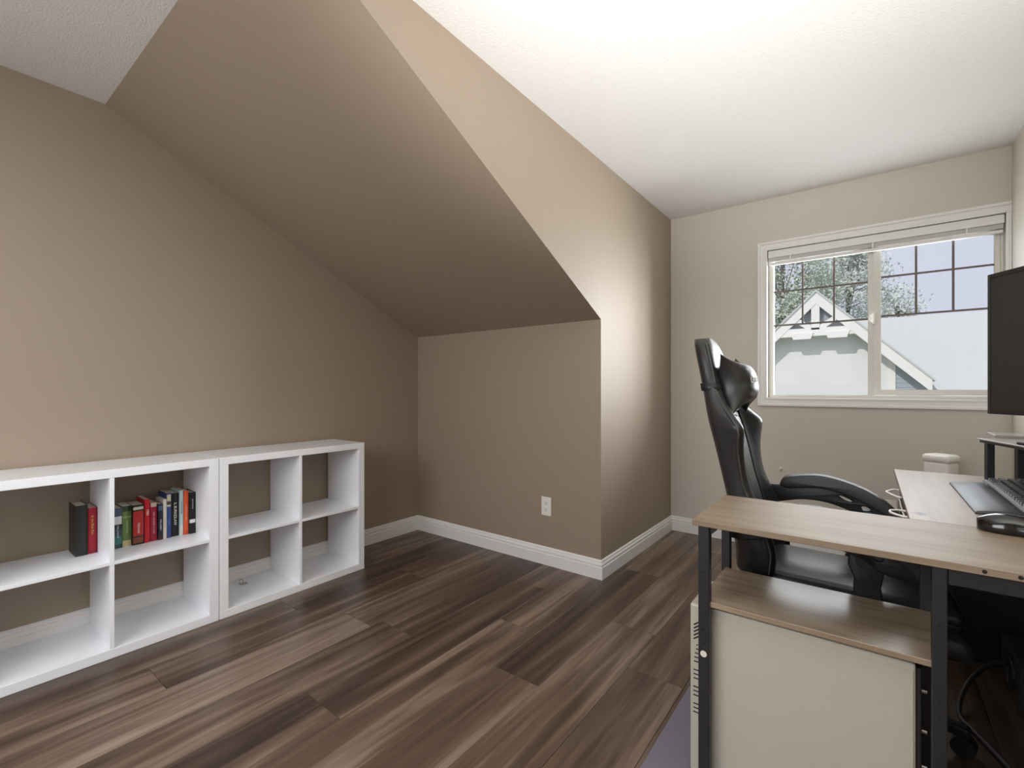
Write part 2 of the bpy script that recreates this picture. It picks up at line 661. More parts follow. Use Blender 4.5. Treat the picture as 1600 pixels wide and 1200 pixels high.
obj('latch', t, M['white_plastic'], sash)

# raised mini blind
bl = empty('window_blind', (0.02, 3.66, 1.95), label='white mini blind fully raised at the top of the window', cat='blind')
obj('head_rail', bx(wx0 + .004, wx1 - .004, 3.640, 3.682, 2.003, 2.052, .003), M['trim'], bl)
for k in range(7):
    z = 1.9995 - k * .0035
    obj('slat', bx(wx0 + .008, wx1 - .008, 3.648, 3.673, z - .0012, z + .0008), M['trim'], bl)
obj('bottom_rail', bx(wx0 + .008, wx1 - .008, 3.646, 3.675, 1.952, 1.970, .004, 2), M['trim'], bl)
for x in (-.42, .02, .44):
    obj('ladder_cord', bx(x - .004, x + .004, 3.6445, 3.6455, 1.952, 2.003), M['white_plastic'], bl)

# ------------------------------------------------------------------ cube shelf units
def cube_shelf(y0, y1, d0, d1, label, shelf_z):
    t = empty('cube_shelf', (-2.6, (y0 + y1) / 2, 0), label=label, cat='shelf unit', group='white cube shelf units')
    xb, xf = -2.783, -2.445
    m = M['white_lam']
    obj('top_panel', bx(xb, xf, y0, y1, .735, .770, .0012), m, t)
    obj('bottom_panel', bx(xb, xf, y0, y1, 0, .038, .0012), m, t)
    obj('side_panel', bx(xb, xf, y0, y0 + .039, .038, .735, .0008), m, t)
    obj('side_panel', bx(xb, xf, y1 - .039, y1, .038, .735, .0008), m, t)
    obj('divider', bx(xb, xf - .001, d0, d1, .038, .735, .0008), m, t)
    obj('shelf', bx(xb, xf - .002, y0 + .039, d0, shelf_z - .014, shelf_z, .0008), m, t)
    obj('shelf', bx(xb, xf - .002, d1, y1 - .039, shelf_z - .014, shelf_z, .0008), m, t)
    return t


cube_shelf(0.103, 0.9025, 0.503, 0.518, 'white four-cube shelf unit that holds the books', .393)
cube_shelf(0.9055, 1.704, 1.299, 1.312, 'white four-cube shelf unit with empty cells, nearest the room corner', .388)
t = BM()
tube(t, [Vector((-2.700, 1.105 + .010 * math.cos(a), .052 + .013 * math.sin(a))) for a in [2 * math.pi * k / 14 for k in range(14)]], .0022, 6, closed=True)
box(t, -2.705, -2.68, 1.100, 1.130, .0385, .044, .001)
tag(obj('wall_clip', t, M['chrome'], smooth=40), 'small grey metal clip lying in the empty lower shelf cell', 'clip')

# ------------------------------------------------------------------ books
TXT = Matrix(((0, 0, 1, 0), (0, 1, 0, 0), (-1, 0, 0, 0), (0, 0, 0, 1)))
TXT = Matrix(((0, 0, 1, 0), (0, 1, 0, 0), (-1, 0, 0, 0), (0, 0, 0, 1)))
bmats = {}


def bmat(rgb, rough=0.45):
    k = (rgb, rough)
    if k not in bmats:
        bmats[k] = mat('book cover %d %d %d' % rgb, srgb(*rgb), rough)
    return bmats[k]


def book(y0, y1, zt, xs, depth, cover, label, title=None, tcol=(230, 225, 215), tsize=.012, tz=.5, bands=(), tsx=1.0, title2=None, hard=False, group=None, z0=.3935):
    ym = (y0 + y1) / 2
    t = empty('book', (xs - depth / 2, ym, z0), label=label, cat='book', group=group)
    xb = xs - depth
    cm = bmat(cover)
    c = .0022 if hard else .0012
    q = BM()
    box(q, xb, xs, y0, y0 + c, z0, zt)
    box(q, xb, xs, y1 - c, y1, z0, zt)
    # spine, slightly rounded
    n = 5
    poly = [(xs - .002, y0), (xs - .0005, y0 + (y1 - y0) * .12), (xs + .0012, ym), (xs - .0005, y1 - (y1 - y0) * .12), (xs - .002, y1), (xs - .004, y1), (xs - .004, y0)]
    prism(q, poly, 2, z0, zt)
    obj('cover', q, cm, t)
    ov = .003 if hard else .0008
    obj('page_block', bx(xb + ov, xs - .004, y0 + c, y1 - c, z0 + ov, zt - ov - .0003), M['paper'], t)
    h = zt - z0
    for (a, b, rgb) in bands:
        w = (y1 - y0)
        poly = [(xs - .0012, y0 - .0002), (xs + .0003, y0 + w * .12), (xs + .0018, ym), (xs + .0003, y1 - w * .12), (xs - .0012, y1 + .0002), (xs - .003, y1 + .0002), (xs - .003, y0 - .0002)]
        obj('spine_band', prism(BM(), poly, 2, z0 + a * h, z0 + b * h), bmat(rgb), t, label='printed band on the spine')
    if title:
        MM = Matrix.Translation((xs + .0022, ym, z0 + tz * h)) @ TXT
        obj('spine_title', text_bm(title, tsize, MM, sx=tsx), bmat(tcol), t, label='lettering on the spine')
    if title2:
        s, sz, zz, rgb = title2
        MM = Matrix.Translation((xs + .0022, ym, z0 + zz * h)) @ TXT
        obj('spine_title', text_bm(s, sz, MM), bmat(rgb), t, label='second line of lettering on the spine')
    return t


book(.4305, .4695, .606, -2.636, .125, (34, 33, 30), 'thick black book standing alone beside the dark red book', group='books in the left cell', hard=True)
book(.4715, .5000, .589, -2.640, .115, (148, 18, 38), 'crimson book with gold lettering, standing against the shelf divider', 'In the Blue Box', (205, 170, 90), .013, .62, group='books in the left cell', bands=[(.02, .08, (120, 14, 30))])
G = 'books in the right cell'
book(.5520, .5840, .569, -2.632, .105, (46, 66, 72), 'blue and teal paperback with white mountain print, first in the row', 'THE LONGEST', (205, 212, 214), .009, .42, [(.60, .80, (196, 200, 198)), (.80, .99, (70, 78, 96)), (.10, .30, (52, 110, 104)), (.48, .60, (26, 30, 40))], group=G)
book(.5860, .6185, .574, -2.640, .105, (106, 132, 76), 'green paperback with cream foot, second in the row', 'THE LETTERS', (190, 205, 150), .010, .48, [(.0, .14, (205, 190, 140)), (.86, .99, (52, 66, 44)), (.70, .74, (150, 170, 110))], group=G)
book(.6200, .6600, .573, -2.624, .110, (44, 32, 26), 'thick red and black paperback with a white emblem, third in the row', 'TERRAND', (236, 226, 210), .011, .42, [(.22, .84, (170, 40, 36)), (.04, .18, (120, 62, 40)), (.88, .95, (190, 190, 180))], group=G)
book(.6630, .6830, .591, -2.626, .125, (188, 22, 38), 'red paperback with large white 1984 on its spine', '1984', (240, 226, 214), .016, .70, group=G, tsx=.9)
book(.6855, .7105, .571, -2.630, .110, (158, 24, 52), 'crimson book with pale top band and thin vertical lettering', 'HERE THE HEART IS CODE', (226, 190, 190), .0085, .48, [(.89, .995, (196, 188, 172))], group=G)
book(.7140, .7320, .560, -2.624, .105, (28, 32, 48), 'short navy book with white lettering, left of the white one', 'THE LONELY', (220, 222, 226), .009, .42, [(.82, .95, (70, 96, 130)), (.0, .12, (70, 30, 34))], group=G)
book(.7335, .7470, .578, -2.626, .110, (222, 216, 204), 'slim white paperback between the navy and the blue books', 'little prince tales', (170, 140, 110), .006, .4, group=G)
book(.7485, .7660, .604, -2.628, .120, (52, 72, 132), 'blue paperback with cream top and black figure', 'A Summer', (120, 140, 190), .007, .36, [(.70, .97, (206, 200, 168)), (.74, .82, (40, 38, 30))], group=G)
book(.7690, .7970, .599, -2.634, .120, (24, 24, 25), 'black paperback with bold white BURKES LAW lettering', 'IL BURKESLAW', (226, 224, 214), .0165, .52, group=G, tsx=.98)
book(.7985, .8130, .609, -2.624, .130, (184, 208, 210), 'slim pale blue paperback left of the orange one', 'THE KINGFISHER', (90, 120, 130), .008, .62, [(.0, .2, (216, 214, 206))], group=G)
book(.8150, .8345, .604, -2.623, .130, (222, 92, 52), 'bright orange paperback near the right end of the row', 'WONDER OF A BIRD', (238, 190, 160), .008, .5, [(.0, .09, (206, 74, 40))], group=G)
book(.8360, .8630, .5935, -2.616, .120, (18, 19, 22), 'black hardcover with a white band, last in the row', 'BROWN BEAR', (206, 208, 206), .0075, .72, [(.26, .345, (232, 230, 226))], group=G, hard=True)

# ------------------------------------------------------------------ outlets, cleat
def outlet(name, x0, x1, z0, z1, yw, label):
    t = empty(name, ((x0 + x1) / 2, yw, (z0 + z1) / 2), label=label, cat='outlet')
    obj('cover_plate', bx(x0, x1, yw - .006, yw - .0003, z0, z1, .002), M['white_plastic'], t)
    xm, zm = (x0 + x1) / 2, (z0 + z1) / 2
    for s in (-1, 1):
        c = zm + s * .020
        r = obj('receptacle', bx(xm - .017, xm + .017, yw - .008, yw - .005, c - .014, c + .014, .003), M['white_plastic'], t)
        for dx in (-.006, .006):
            obj('slot', bx(xm + dx - .0012, xm + dx + .0012, yw - .0085, yw - .0075, c - .001, c + .008), M['dark'], r)
        obj('slot', bx(xm - .0025, xm + .0025, yw - .0085, yw - .0075, c - .010, c - .005), M['dark'], r)
    return t


outlet('wall_outlet', -1.635, -1.562, .305, .422, YK, 'white duplex outlet on the brown knee wall')
outlet('wall_outlet', .062, .135, .305, .422, YW, 'white duplex outlet on the window wall behind the desk hooks')
t = BM()
box(t, -.482, -.468, YW - .012, YW - .0005, .538, .566, .003)
tube(t, spline([(-.475, YW - .010, .545), (-.475, YW - .020, .548), (-.475, YW - .022, .560)]), .003)
tag(obj('cord_cleat', t, M['white_plastic'], smooth=40), 'tiny white hook on the wall below the window', 'hook')

# ------------------------------------------------------------------ desk
dk = empty('corner_desk', (0.1, 1.5, 0), label='L-shaped desk with pale wood-grain tops on a black metal frame', cat='desk')
DZ = .740
bm_ = M['black_metal']
obj('return_top', bx(-.386, .606, 1.318, 1.689, DZ - .016, DZ, .0012), M['desk_x'], dk)
obj('main_top', bx(.090, .606, 1.6905, 2.685, DZ - .016, DZ, .0012), M['desk_y'], dk)
obj('lower_shelf', bx(-.372, .131, 1.3365, 1.6315, .502, .516, .0012), M['desk_glare'], dk)
for (x0, x1, y0, y1) in ((-.372, -.343, 1.326, 1.352), (.107, .1315, 1.326, 1.352), (-.384, -.358, 1.632, 1.658), (.108, .1315, 1.632, 1.658), (.575, .600, 1.326, 1.352), (.575, .600, 2.645, 2.670), (.110, .134, 2.645, 2.670)):
    lg = obj('leg', bx(x0, x1, y0, y1, .003 if x0 < 0 else 0.0, DZ - .016, .0025, 2), bm_, dk)
    if y0 < 1.4 and x0 < .3:
        for z in (.60, .44, .40 if x0 > 0 else .405):
            q = BM()
            cyl(q, ((x0 + x1) / 2, y0 - .0006, z), ((x0 + x1) / 2, y0 + .002, z), .0035, n=10)
            obj('bolt_hole', q, M['dark'], lg)
    if x0 < -.36 and y0 < 1.4:
        q = BM()
        cyl(q, (-.3575, y0 - .0012, .375), (-.3575, y0 + .001, .375), .0085, n=20)
        obj('sticker', q, M['white_plastic'], lg, label='round white sticker on the leg')
for (x0, x1, y0, y1, z0, z1) in ((.1315, .575, 1.330, 1.345, .688, .724), (-.370, -.345, 1.352, 1.632, .700, .724), (.110, .130, 1.352, 1.632, .700, .724),
                                 (-.370, -.347, 1.352, 1.632, .490, .502), (.109, .130, 1.352, 1.632, .490, .502), (.577, .600, 1.352, 2.645, .690, .724), (.135, .575, 2.648, 2.668, .690, .724)):
    obj('rail', bx(x0, x1, y0, y1, z0, z1, .002), bm_, dk)
q = prism(BM(), [(-.343, .724), (-.318, .724), (-.343, .699)], 1, 1.334, 1.346)
obj('gusset', q, bm_, dk)
q = prism(BM(), [(-.358, .724), (-.25, .724), (-.25, .712), (-.33, .700), (-.358, .690)], 1, 1.638, 1.652)
obj('gusset', q, bm_, dk)
obj('back_panel', bx(.566, .574, 1.36, 2.64, .02, .690), bm_, dk, label='black metal back panel')
obj('end_panel', bx(.112, .598, 2.622, 2.632, .0, .705), bm_, dk, label='black metal end panel')
obj('side_apron', bx(.100, .106, 1.70, 2.40, .640, .723), M['apron'], dk)
for (ya, yb) in ((2.095, 2.235), (1.785, 1.868)):
    q = BM()
    tube(q, spline([(.100, yb, .722), (.078, yb, .724), (.056, (ya + yb) / 2 + .02, .725), (.052, (ya + yb) / 2, .725), (.056, (ya + yb) / 2 - .02, .725), (.078, ya, .724), (.100, ya, .722)], 5), .0035, 8)
    obj('wire_hook', q, M['white_plastic'], dk, smooth=True, label='pale wire hook under the desk edge')
for x in (.185, .235):
    q = BM()
    cyl(q, (x, 1.3172, DZ - .008), (x, 1.320, DZ - .008), .004, n=10)
    obj('bolt_hole', q, M['dark'], dk)
q = BM()
tube(q, spline([(.093, 1.76, .690), (.092, 1.80, .712), (.088, 1.90, .704), (.090, 2.10, .690), (.094, 2.36, .664), (.096, 2.50, .52), (.098, 3.0, .10), (.098, 3.45, .06), (.0985, 3.60, .30), (.0985, 3.6275, .343)], 8), .0028, 6)
tag(obj('power_cord', q, M['white_plastic'], smooth=True), 'thin white cord hanging beside the desk hooks', 'cord')

# ------------------------------------------------------------------ computer tower under the desk
pc = empty('computer_tower', (-.15, 1.46, 0), label='beige computer tower standing under the black desk frame', cat='computer')
y0, y1 = 1.371, 1.565
obj('case', bx(-.352, .084, y0, y1, .012, .484, .004, 2), M['pc'], pc)
sd = obj('side_panel', bx(-.350, .080, y0 - .0022, y0, .02, .466, .0008), M['pc'], pc)
fb = obj('front_bezel', bx(-.406, -.3535, y0 - .004, y1 + .004, .008, .486, .006, 2), M['pc'], pc)
for k in range(5):
    z = .435 - k * .010
    q = BM()
    box(q, -.398, -.372, y0 - .0046, y0 - .0036, -.0018, .0018, M=Matrix.Translation((0, 0, z)) @ Matrix.Translation((-.385, 0, 0)) @ Matrix.Rotation(R(-38), 4, 'Y') @ Matrix.Translation((.385, 0, 0)))
    obj('vent_slot', q, M['dark'], fb)
for k, (z, w) in enumerate([(.372, .004), (.360, .006), (.348, .012), (.336, .016), (.324, .018), (.300, .020), (.288, .020), (.276, .020), (.252, .021), (.240, .021), (.228, .021), (.204, .021), (.192, .021), (.180, .021)]):
    obj('vent_slot', bx(-.386 - w / 2, -.386 + w / 2, y0 - .0046, y0 - .0036, z - .0016, z + .0016), M['dark'], fb)
bk = obj('back_plate', bx(.084, .094, y0 + .006, y1 - .006, .02, .474, .002), M['black_metal'], pc)
for z in (.42, .33, .25, .16):
    q = BM()
    cyl(q, (.094, y0 + .02, z), (.104, y0 + .02, z), .005, n=10)
    obj('thumb_screw', q, M['chrome'], bk)
for (x, y) in ((-.33, y0 + .02), (-.33, y1 - .02), (.06, y0 + .02), (.06, y1 - .02)):
    q = BM()
    cyl(q, (x, y, .0035), (x, y, .013), .012, n=12)
    obj('foot', q, M['plastic'], pc)
tag(obj('floor_protector', bx(-.525, .10, 1.20, 1.757, .0, .003, .001), M['mat']), 'thin grey sheet on the floor under the computer tower', 'floor mat')

# black speaker box with a port, by the wall under the desk
sp = empty('subwoofer', (.49, 2.415, 0), label='small black speaker box with round side port under the desk', cat='speaker')
obj('cabinet', bx(.404, .560, 2.28, 2.55, .006, .165, .004), M['speaker'], sp)
q = BM()
tube(q, [Vector((.403, 2.40 + .052 * math.cos(a), .085 + .052 * math.sin(a))) for a in [2 * math.pi * k / 24 for k in range(24)]], .006, 8, closed=True)
pr = obj('port_ring', q, M['plastic'], sp, smooth=True)
q = BM()
cyl(q, (.4032, 2.40, .085), (.410, 2.40, .085), .048, n=24)
obj('port', q, M['dark'], pr)
obj('grille', bx(.412, .552, 2.276, 2.2805, .014, .157, .002), mat('speaker mesh', srgb(52, 52, 52), .6, noise=.5, nscale=900), sp)
for (x, y) in ((.42, 2.30), (.42, 2.53), (.545, 2.30), (.545, 2.53)):
    q = BM()
    cyl(q, (x, y, 0), (x, y, .007), .01, n=10)
    obj('foot', q, M['plastic'], sp)
q = BM()
tube(q, spline([(.392, 2.40, .112), (.35, 2.37, .112), (.29, 2.28, .085), (.25, 2.20, .035), (.243, 2.13, .0085), (.27, 2.06, .0085), (.33, 1.90, .0085), (.36, 1.72, .0085)], 7), .0075, 8)
tag(obj('speaker_cable', q, M['cable'], smooth=True), 'black cable curving from the speaker box down to the floor', 'cable')

# ------------------------------------------------------------------ keyboard, wrist rest, mouse
kb = empty('keyboard', (.42, 2.14, DZ), label='full-size black keyboard on the pale desk behind the wrist rest', cat='keyboard')
ky0, ky1, kx0, kx1 = 1.845, 2.470, .342, .515
q = prism(BM(), [(kx0, DZ + .002), (kx1, DZ + .002), (kx1, DZ + .030), (kx0, DZ + .016)], 1, ky0, ky1)
obj('keyboard_case', q, M['kb'], kb)
for x in (kx0 + .02, kx1 - .02):
    for y in (ky0 + .02, ky1 - .02):
        obj('rubber_foot', bx(x - .008, x + .008, y - .012, y + .012, DZ, DZ + .003), M['plastic'], kb)
kc = {}


def keycap(w):
    k = round(w, 4)
    if k not in kc:
        t = bx(-.0105, .0105, -w / 2, w / 2, 0, .011)
        for v in t.verts:
            if v.co.z > .005:
                v.co.x *= .74
                v.co.y -= math.copysign(.0032, v.co.y)
        me = bpy.data.meshes.new('key')
        t.to_mesh(me)
        t.free()
        me.materials.append(M['key'])
        kc[k] = me
    return kc[k]


U = (ky1 - ky0 - .016) / 23.0
rows = [
    [1.25, 1.25, 1.25, 6.25, 1.25, 1.25, 1.25, 1.25, .25, 1, 1, 1, .25, 2, 1, 1],
    [2.25] + [1] * 10 + [2.75, 1.25, 1, 1.25, 1, 1, 1],
    [1.75] + [1] * 11 + [2.25, 3.5, 1, 1, 1, 1],
    [1.5] + [1] * 12 + [1.5, .25, 1, 1, 1, .25, 1, 1, 1, 1],
    [1] * 13 + [2, .25, 1, 1, 1, .25, 1, 1, 1, 1],
    [1, 1, 1, 1, 1, .5, 1, 1, 1, 1, .5, 1, 1, 1, 1, .25, 1, 1, 1, .25, 1, 1, 1, 1],
]
skip = {(1, 12), (1, 14), (2, 13)}
ang = math.atan2(.014, kx1 - kx0)
for r, row in enumerate(rows):
    x = kx0 + .022 + r * .0250
    z = DZ + .016 + (x - kx0) * math.tan(ang)
    y = ky1 - .008
    for c, w in enumerate(row):
        a = y
        y -= w * U
        if w < .6 or (r, c) in skip or y < ky0:
            continue
        o = bpy.data.objects.new('key', keycap(w * U - .0016))
        COL.objects.link(o)
        o.parent = kb
        o.location = (x - .42, (a + y) / 2 - 2.14, z - DZ - .001)
        o.rotation_euler = (0, -ang, 0)

wr = BM()
n = 10
prof = [(.243, DZ), (.2435, DZ + .006), (.248, DZ + .009), (.275, DZ + .0125), (.305, DZ + .0155), (.328, DZ + .0165), (.336, DZ + .012), (.337, DZ)]
ys = [1.866, 1.869, 1.874, 2.0, 2.14, 2.28, 2.400, 2.405, 2.408]
rings = []
for i, y in enumerate(ys):
    k = .6 if i in (0, 8) else (.85 if i in (1, 7) else 1.0)
    rings.append([wr.verts.new((x, y, DZ + (z - DZ) * k)) for x, z in prof])
for A, B in zip(rings, rings[1:]):
    for i in range(len(prof)):
        j = (i + 1) % len(prof)
        wr.faces.new((A[i], A[j], B[j], B[i]))
wr.faces.new(rings[0])
wr.faces.new(rings[-1][::-1])
tag(obj('wrist_rest', wr, M['rest'], smooth=50), 'long padded black wrist rest in front of the keyboard', 'wrist rest')

ms = empty('mouse', (.288, 1.672, DZ), R(-12), label='black computer mouse lying on the near desk wing', cat='mouse')
LX, LY, LZ = .068, .038, .044


def mouse_h(u):
    return LZ * max(0, 1 - abs((u + .10) / 1.12) ** 2.2) ** .62


q = BM()
NU, NV = 18, 12
grid = []
for i in range(NU + 1):
    u = -math.cos(math.pi * i / NU)
    wdt = LY * (max(0, 1 - abs(u) ** 3.2)) ** .5 * (1.0 - .13 * math.exp(-((u - .15) / .35) ** 2))
    h = mouse_h(u)
    row = []
    for j in range(NV + 1):
        a = math.pi * j / NV
        cy, cz = math.cos(a), math.sin(a)
        row.append(q.verts.new((u * LX, wdt * math.copysign(abs(cy) ** .85, cy), .002 + h * cz ** .85)))
    grid.append(row)
for i in range(NU):
    for j in range(NV):
        q.faces.new((grid[i][j], grid[i + 1][j], grid[i + 1][j + 1], grid[i][j + 1]))
for i in range(NU):
    q.faces.new((grid[i][0], grid[i][NV], grid[i + 1][NV], grid[i + 1][0]))
bmesh.ops.remove_doubles(q, verts=q.verts[:], dist=1e-5)
obj('shell', q, M['gloss_black'], ms, local=True, smooth=True)
q = BM()
for s in (0, 1):
    box(q, .004 + s * .024, .025 + s * .024, -.0372, -.0300, .0180, .0225, .0015, 2)
obj('side_button', q, M['cable'], ms, local=True, smooth=40)
q = BM()
cyl(q, (.040, -.004, .030), (.040, .004, .030), .011, n=18)
obj('scroll_wheel', q, M['plastic'], ms, local=True, smooth=40)

# ------------------------------------------------------------------ monitor riser, monitor, stand behind the desk
RZ = .900
rv = R(-90 + 16.3)
rs = empty('monitor_riser', (.346, 2.640, DZ), rv, label='pale topped monitor riser standing on the far part of the desk', cat='monitor riser')
# local x runs along the long front edge toward the camera, local y toward the wall
obj('riser_top', bx(0, .40, 0, .145, RZ - DZ - .006, RZ - DZ, .001), M['grey_top'], rs, local=True)
obj('riser_frame', bx(.012, .39, .006, .139, RZ - DZ - .016, RZ - DZ - .006), M['black_metal'], rs, local=True)
for (x, y) in ((.035, .010), (.035, .100), (.36, .112)):
    obj('leg', bx(x, x + .022, y, y + .022, 0, RZ - DZ - .016), M['black_metal'], rs, local=True)

sn = empty('side_stand', (.505, 2.787, 0), label='narrow pale topped stand with black legs in the corner past the desk', cat='stand')
obj('stand_top', bx(.409, .604, 2.700, 2.873, .898, .910, .001), M['grey_top'], sn)
for y in (2.838, 2.706):
    obj('leg', bx(.578, .602, y, y + .024, .02, .898), M['black_metal'], sn)
obj('stand_foot', bx(.410, .604, 2.700, 2.868, 0, .02, .002), M['black_metal'], sn)

mdir = Vector((.537, -.843, 0)).normalized()
mang = math.atan2(mdir.y, mdir.x)
mo = empty('monitor', (.362 + mdir.x * .16, 2.510 + mdir.y * .16, RZ), mang, label='black monitor turned upright on the riser, screen dark', cat='monitor')
# local x along the width, local -y is the viewing side
mz0, mz1 = .104, .632
mw = .160
obj('back_shell', bx(-mw, mw, .004, .034, mz0, mz1, .006, 2), M['plastic'], mo, local=True)
q = BM()
box(q, -mw, -mw + .008, -.003, .004, mz0, mz1, .001)
box(q, mw - .008, mw, -.003, .004, mz0, mz1, .001)
box(q, -mw + .008, mw - .008, -.003, .004, mz0, mz0 + .020, .001)
box(q, -mw + .008, mw - .008, -.003, .004, mz1 - .016, mz1, .001)
obj('bezel', q, M['plastic'], mo, local=True)
obj('screen', bx(-mw + .007, mw - .007, -.0005, .004, mz0 + .018, mz1 - .014), M['screen'], mo, local=True)
obj('stand_post', bx(-.02, .02, .036, .052, .008, .42, .004), M['plastic'], mo, local=True)
obj('vesa_bracket', bx(-.05, .05, .033, .040, .32, .42, .002), M['plastic'], mo, local=True)
obj('stand_base', bx(-.055, .055, .0, .072, 0, .009, .003), M['plastic'], mo, local=True)

# ------------------------------------------------------------------ lidded bin by the window wall
bn = empty('bin', (.312, 3.42, 0), R(-33), label='tall slim white lidded bin standing beneath the window', cat='bin')
q = bx(-.058, .058, -.052, .052, 0, .705, .018, 4)
for v in q.verts:
    k = .88 + .12 * (v.co.z / .705)
    v.co.x *= k
    v.co.y *= k
obj('body', q, M['bin'], bn, local=True, smooth=40)
q = bx(-.064, .064, -.058, .058, .700, .742, .018, 4)
for v in q.verts:
    if v.co.z > .73:
        v.co.z += .004 * math.cos(v.co.x / .064 * 1.5)
obj('lid', q, M['bin'], bn, local=True, smooth=40)

# ------------------------------------------------------------------ gaming chair (local: x forward, y left)
ch = empty('gaming_chair', (-.05, 2.0, 0), R(2.5), label='black leatherette gaming chair with headrest pillow, facing the desk', cat='chair')
SEC = [  # z, back x, half width, front offset, bolster offset
    (.435, -.325, .195, .075, .105),
    (.470, -.330, .228, .075, .130),
    (.550, -.330, .245, .070, .140),
    (.650, -.345, .240, .062, .118),
    (.760, -.370, .226, .055, .080),
    (.880, -.395, .250, .052, .095),
    (.955, -.413, .288, .050, .128),
    (.975, -.418, .286, .050, .126),
    (1.020, -.432, .222, .050, .088),
    (1.085, -.450, .162, .052, .058),
    (1.165, -.468, .146, .058, .060),
    (1.235, -.484, .134, .060, .058),
    (1.280, -.495, .108, .054, .052),
    (1.303, -.500, .066, .040, .038),
]


def section(z, xb, w, f, b, grow=0.0):
    w += grow
    half = [(xb + f + grow, 0), (xb + f + grow, .40 * w), (xb + f + .004 + grow, .54 * w), (xb + b + grow, .80 * w), (xb + b * .86 + grow, .97 * w), (xb + b * .38, min(w, .238 + grow)), (xb - .004 - grow, min(.90 * w, .215)), (xb - .014 - grow, .5 * w), (xb - .016 - grow, 0)]
    pts = half + [(x, -y) for x, y in half[-2:0:-1]]
    return [(x, y, z) for x, y in pts]


q = BM()
rings = [[q.verts.new(p) for p in section(*s)] for s in SEC]
N = len(rings[0])
for A, B in zip(rings, rings[1:]):
    for i in range(N):
        q.faces.new((A[i], A[(i + 1) % N], B[(i + 1) % N], B[i]))
for rg in (rings[0], rings[-1]):
    # fan caps as quads across the section
    for i in range(N // 2 - 1):
        a, b, c, d = rg[i], rg[i + 1], rg[(N - i - 1) % N], rg[(N - i) % N]
        if i == 0:
            q.faces.new((rg[0], rg[1], rg[N - 1]))
        else:
            q.faces.new((a, b, c, d))
    q.faces.new((rg[N // 2 - 1], rg[N // 2], rg[N // 2 + 1]))
back = subsurf(obj('backrest', q, M['leather'], ch, local=True, smooth=True))


def lerp_sec(z):
    for a, b in zip(SEC, SEC[1:]):
        if a[0] <= z <= b[0]:
            t = (z - a[0]) / (b[0] - a[0])
            return [a[k] + (b[k] - a[k]) * t for k in range(5)]
    return list(SEC[-1])


# padded centre panel between the bolsters
q = BM()
prev = None
first = None
for k in range(15):
    z = .47 + k * .038
    _, xb, w, f, b = lerp_sec(z)
    hw = min(.115, .45 * w)
    x = xb + f
    ring = [q.verts.new((x - .02, -hw, z)), q.verts.new((x + .005, -hw, z)), q.verts.new((x + .011, -hw * .6, z)), q.verts.new((x + .011, hw * .6, z)), q.verts.new((x + .005, hw, z)), q.verts.new((x - .02, hw, z))]
    if prev:
        for i in range(6):
            q.faces.new((prev[i], prev[(i + 1) % 6], ring[(i + 1) % 6], ring[i]))
    else:
        first = ring
    prev = ring
q.faces.new(first)
q.faces.new(prev[::-1])
subsurf(obj('centre_panel', q, M['leather_fine'], ch, local=True, smooth=True), 1)
for s in (-1, 1):
    pts = []
    for k in range(16):
        z = .47 + k * .036
        _, xb, w, f, b = lerp_sec(z)
        pts.append((xb + f + .006, s * (min(.115, .45 * w) + .008), z))
    obj('piping', tube(BM(), spline(pts, 2), .004, 6), M['piping'], back, local=True, smooth=True)
    pts = []
    for k in range(24):
        z = .47 + k * .035
        _, xb, w, f, b = lerp_sec(z)
        if z < 1.29:
            pts.append((xb + b * .80, s * w * .965, z))
    obj('piping', tube(BM(), spline(pts, 2), .0035, 6), M['piping'], back, local=True, smooth=True)

# seat
q = bx(-.29, .265, -.185, .185, .405, .472, .026, 4)
for v in q.verts:
    if v.co.z > .45:
        v.co.z += .012 * (1 - (v.co.y / .185) ** 2) - .02 * max(0, (v.co.x - .12) / .145) ** 2
obj('seat_cushion', q, M['leather'], ch, local=True, smooth=True)
q = bx(-.30, .275, -.252, .252, .352, .432, .034, 5)
for v in q.verts:
    if v.co.x > .15:
        v.co.z -= .03 * ((v.co.x - .15) / .125) ** 2
obj('seat_base', q, M['leather_fine'], ch, local=True, smooth=True)
obj('mechanism', bx(-.12, .12, -.09, .09, .30, .353, .01, 2), M['plastic'], ch, local=True)
for s in (-1, 1):
    pts = [(-.29, s * .19, .43), (-.1, s * .192, .437), (.1, s * .192, .435), (.25, s * .186, .415)]
    obj('piping', tube(BM(), spline(pts, 5), .004, 6), M['piping'], ch, local=True, smooth=True)
    obj('back_bracket', bx(-.335, -.20, s * .262 - .008, s * .262 + .008, .37, .47, .004), M['plastic'], ch, local=True)


def ell(cx, cz, a, b, rot, n=16):
    return [(cx + a * math.cos(t) * math.cos(rot) - b * math.sin(t) * math.sin(rot), cz + a * math.cos(t) * math.sin(rot) + b * math.sin(t) * math.cos(rot)) for t in [2 * math.pi * k / n for k in range(n)]]


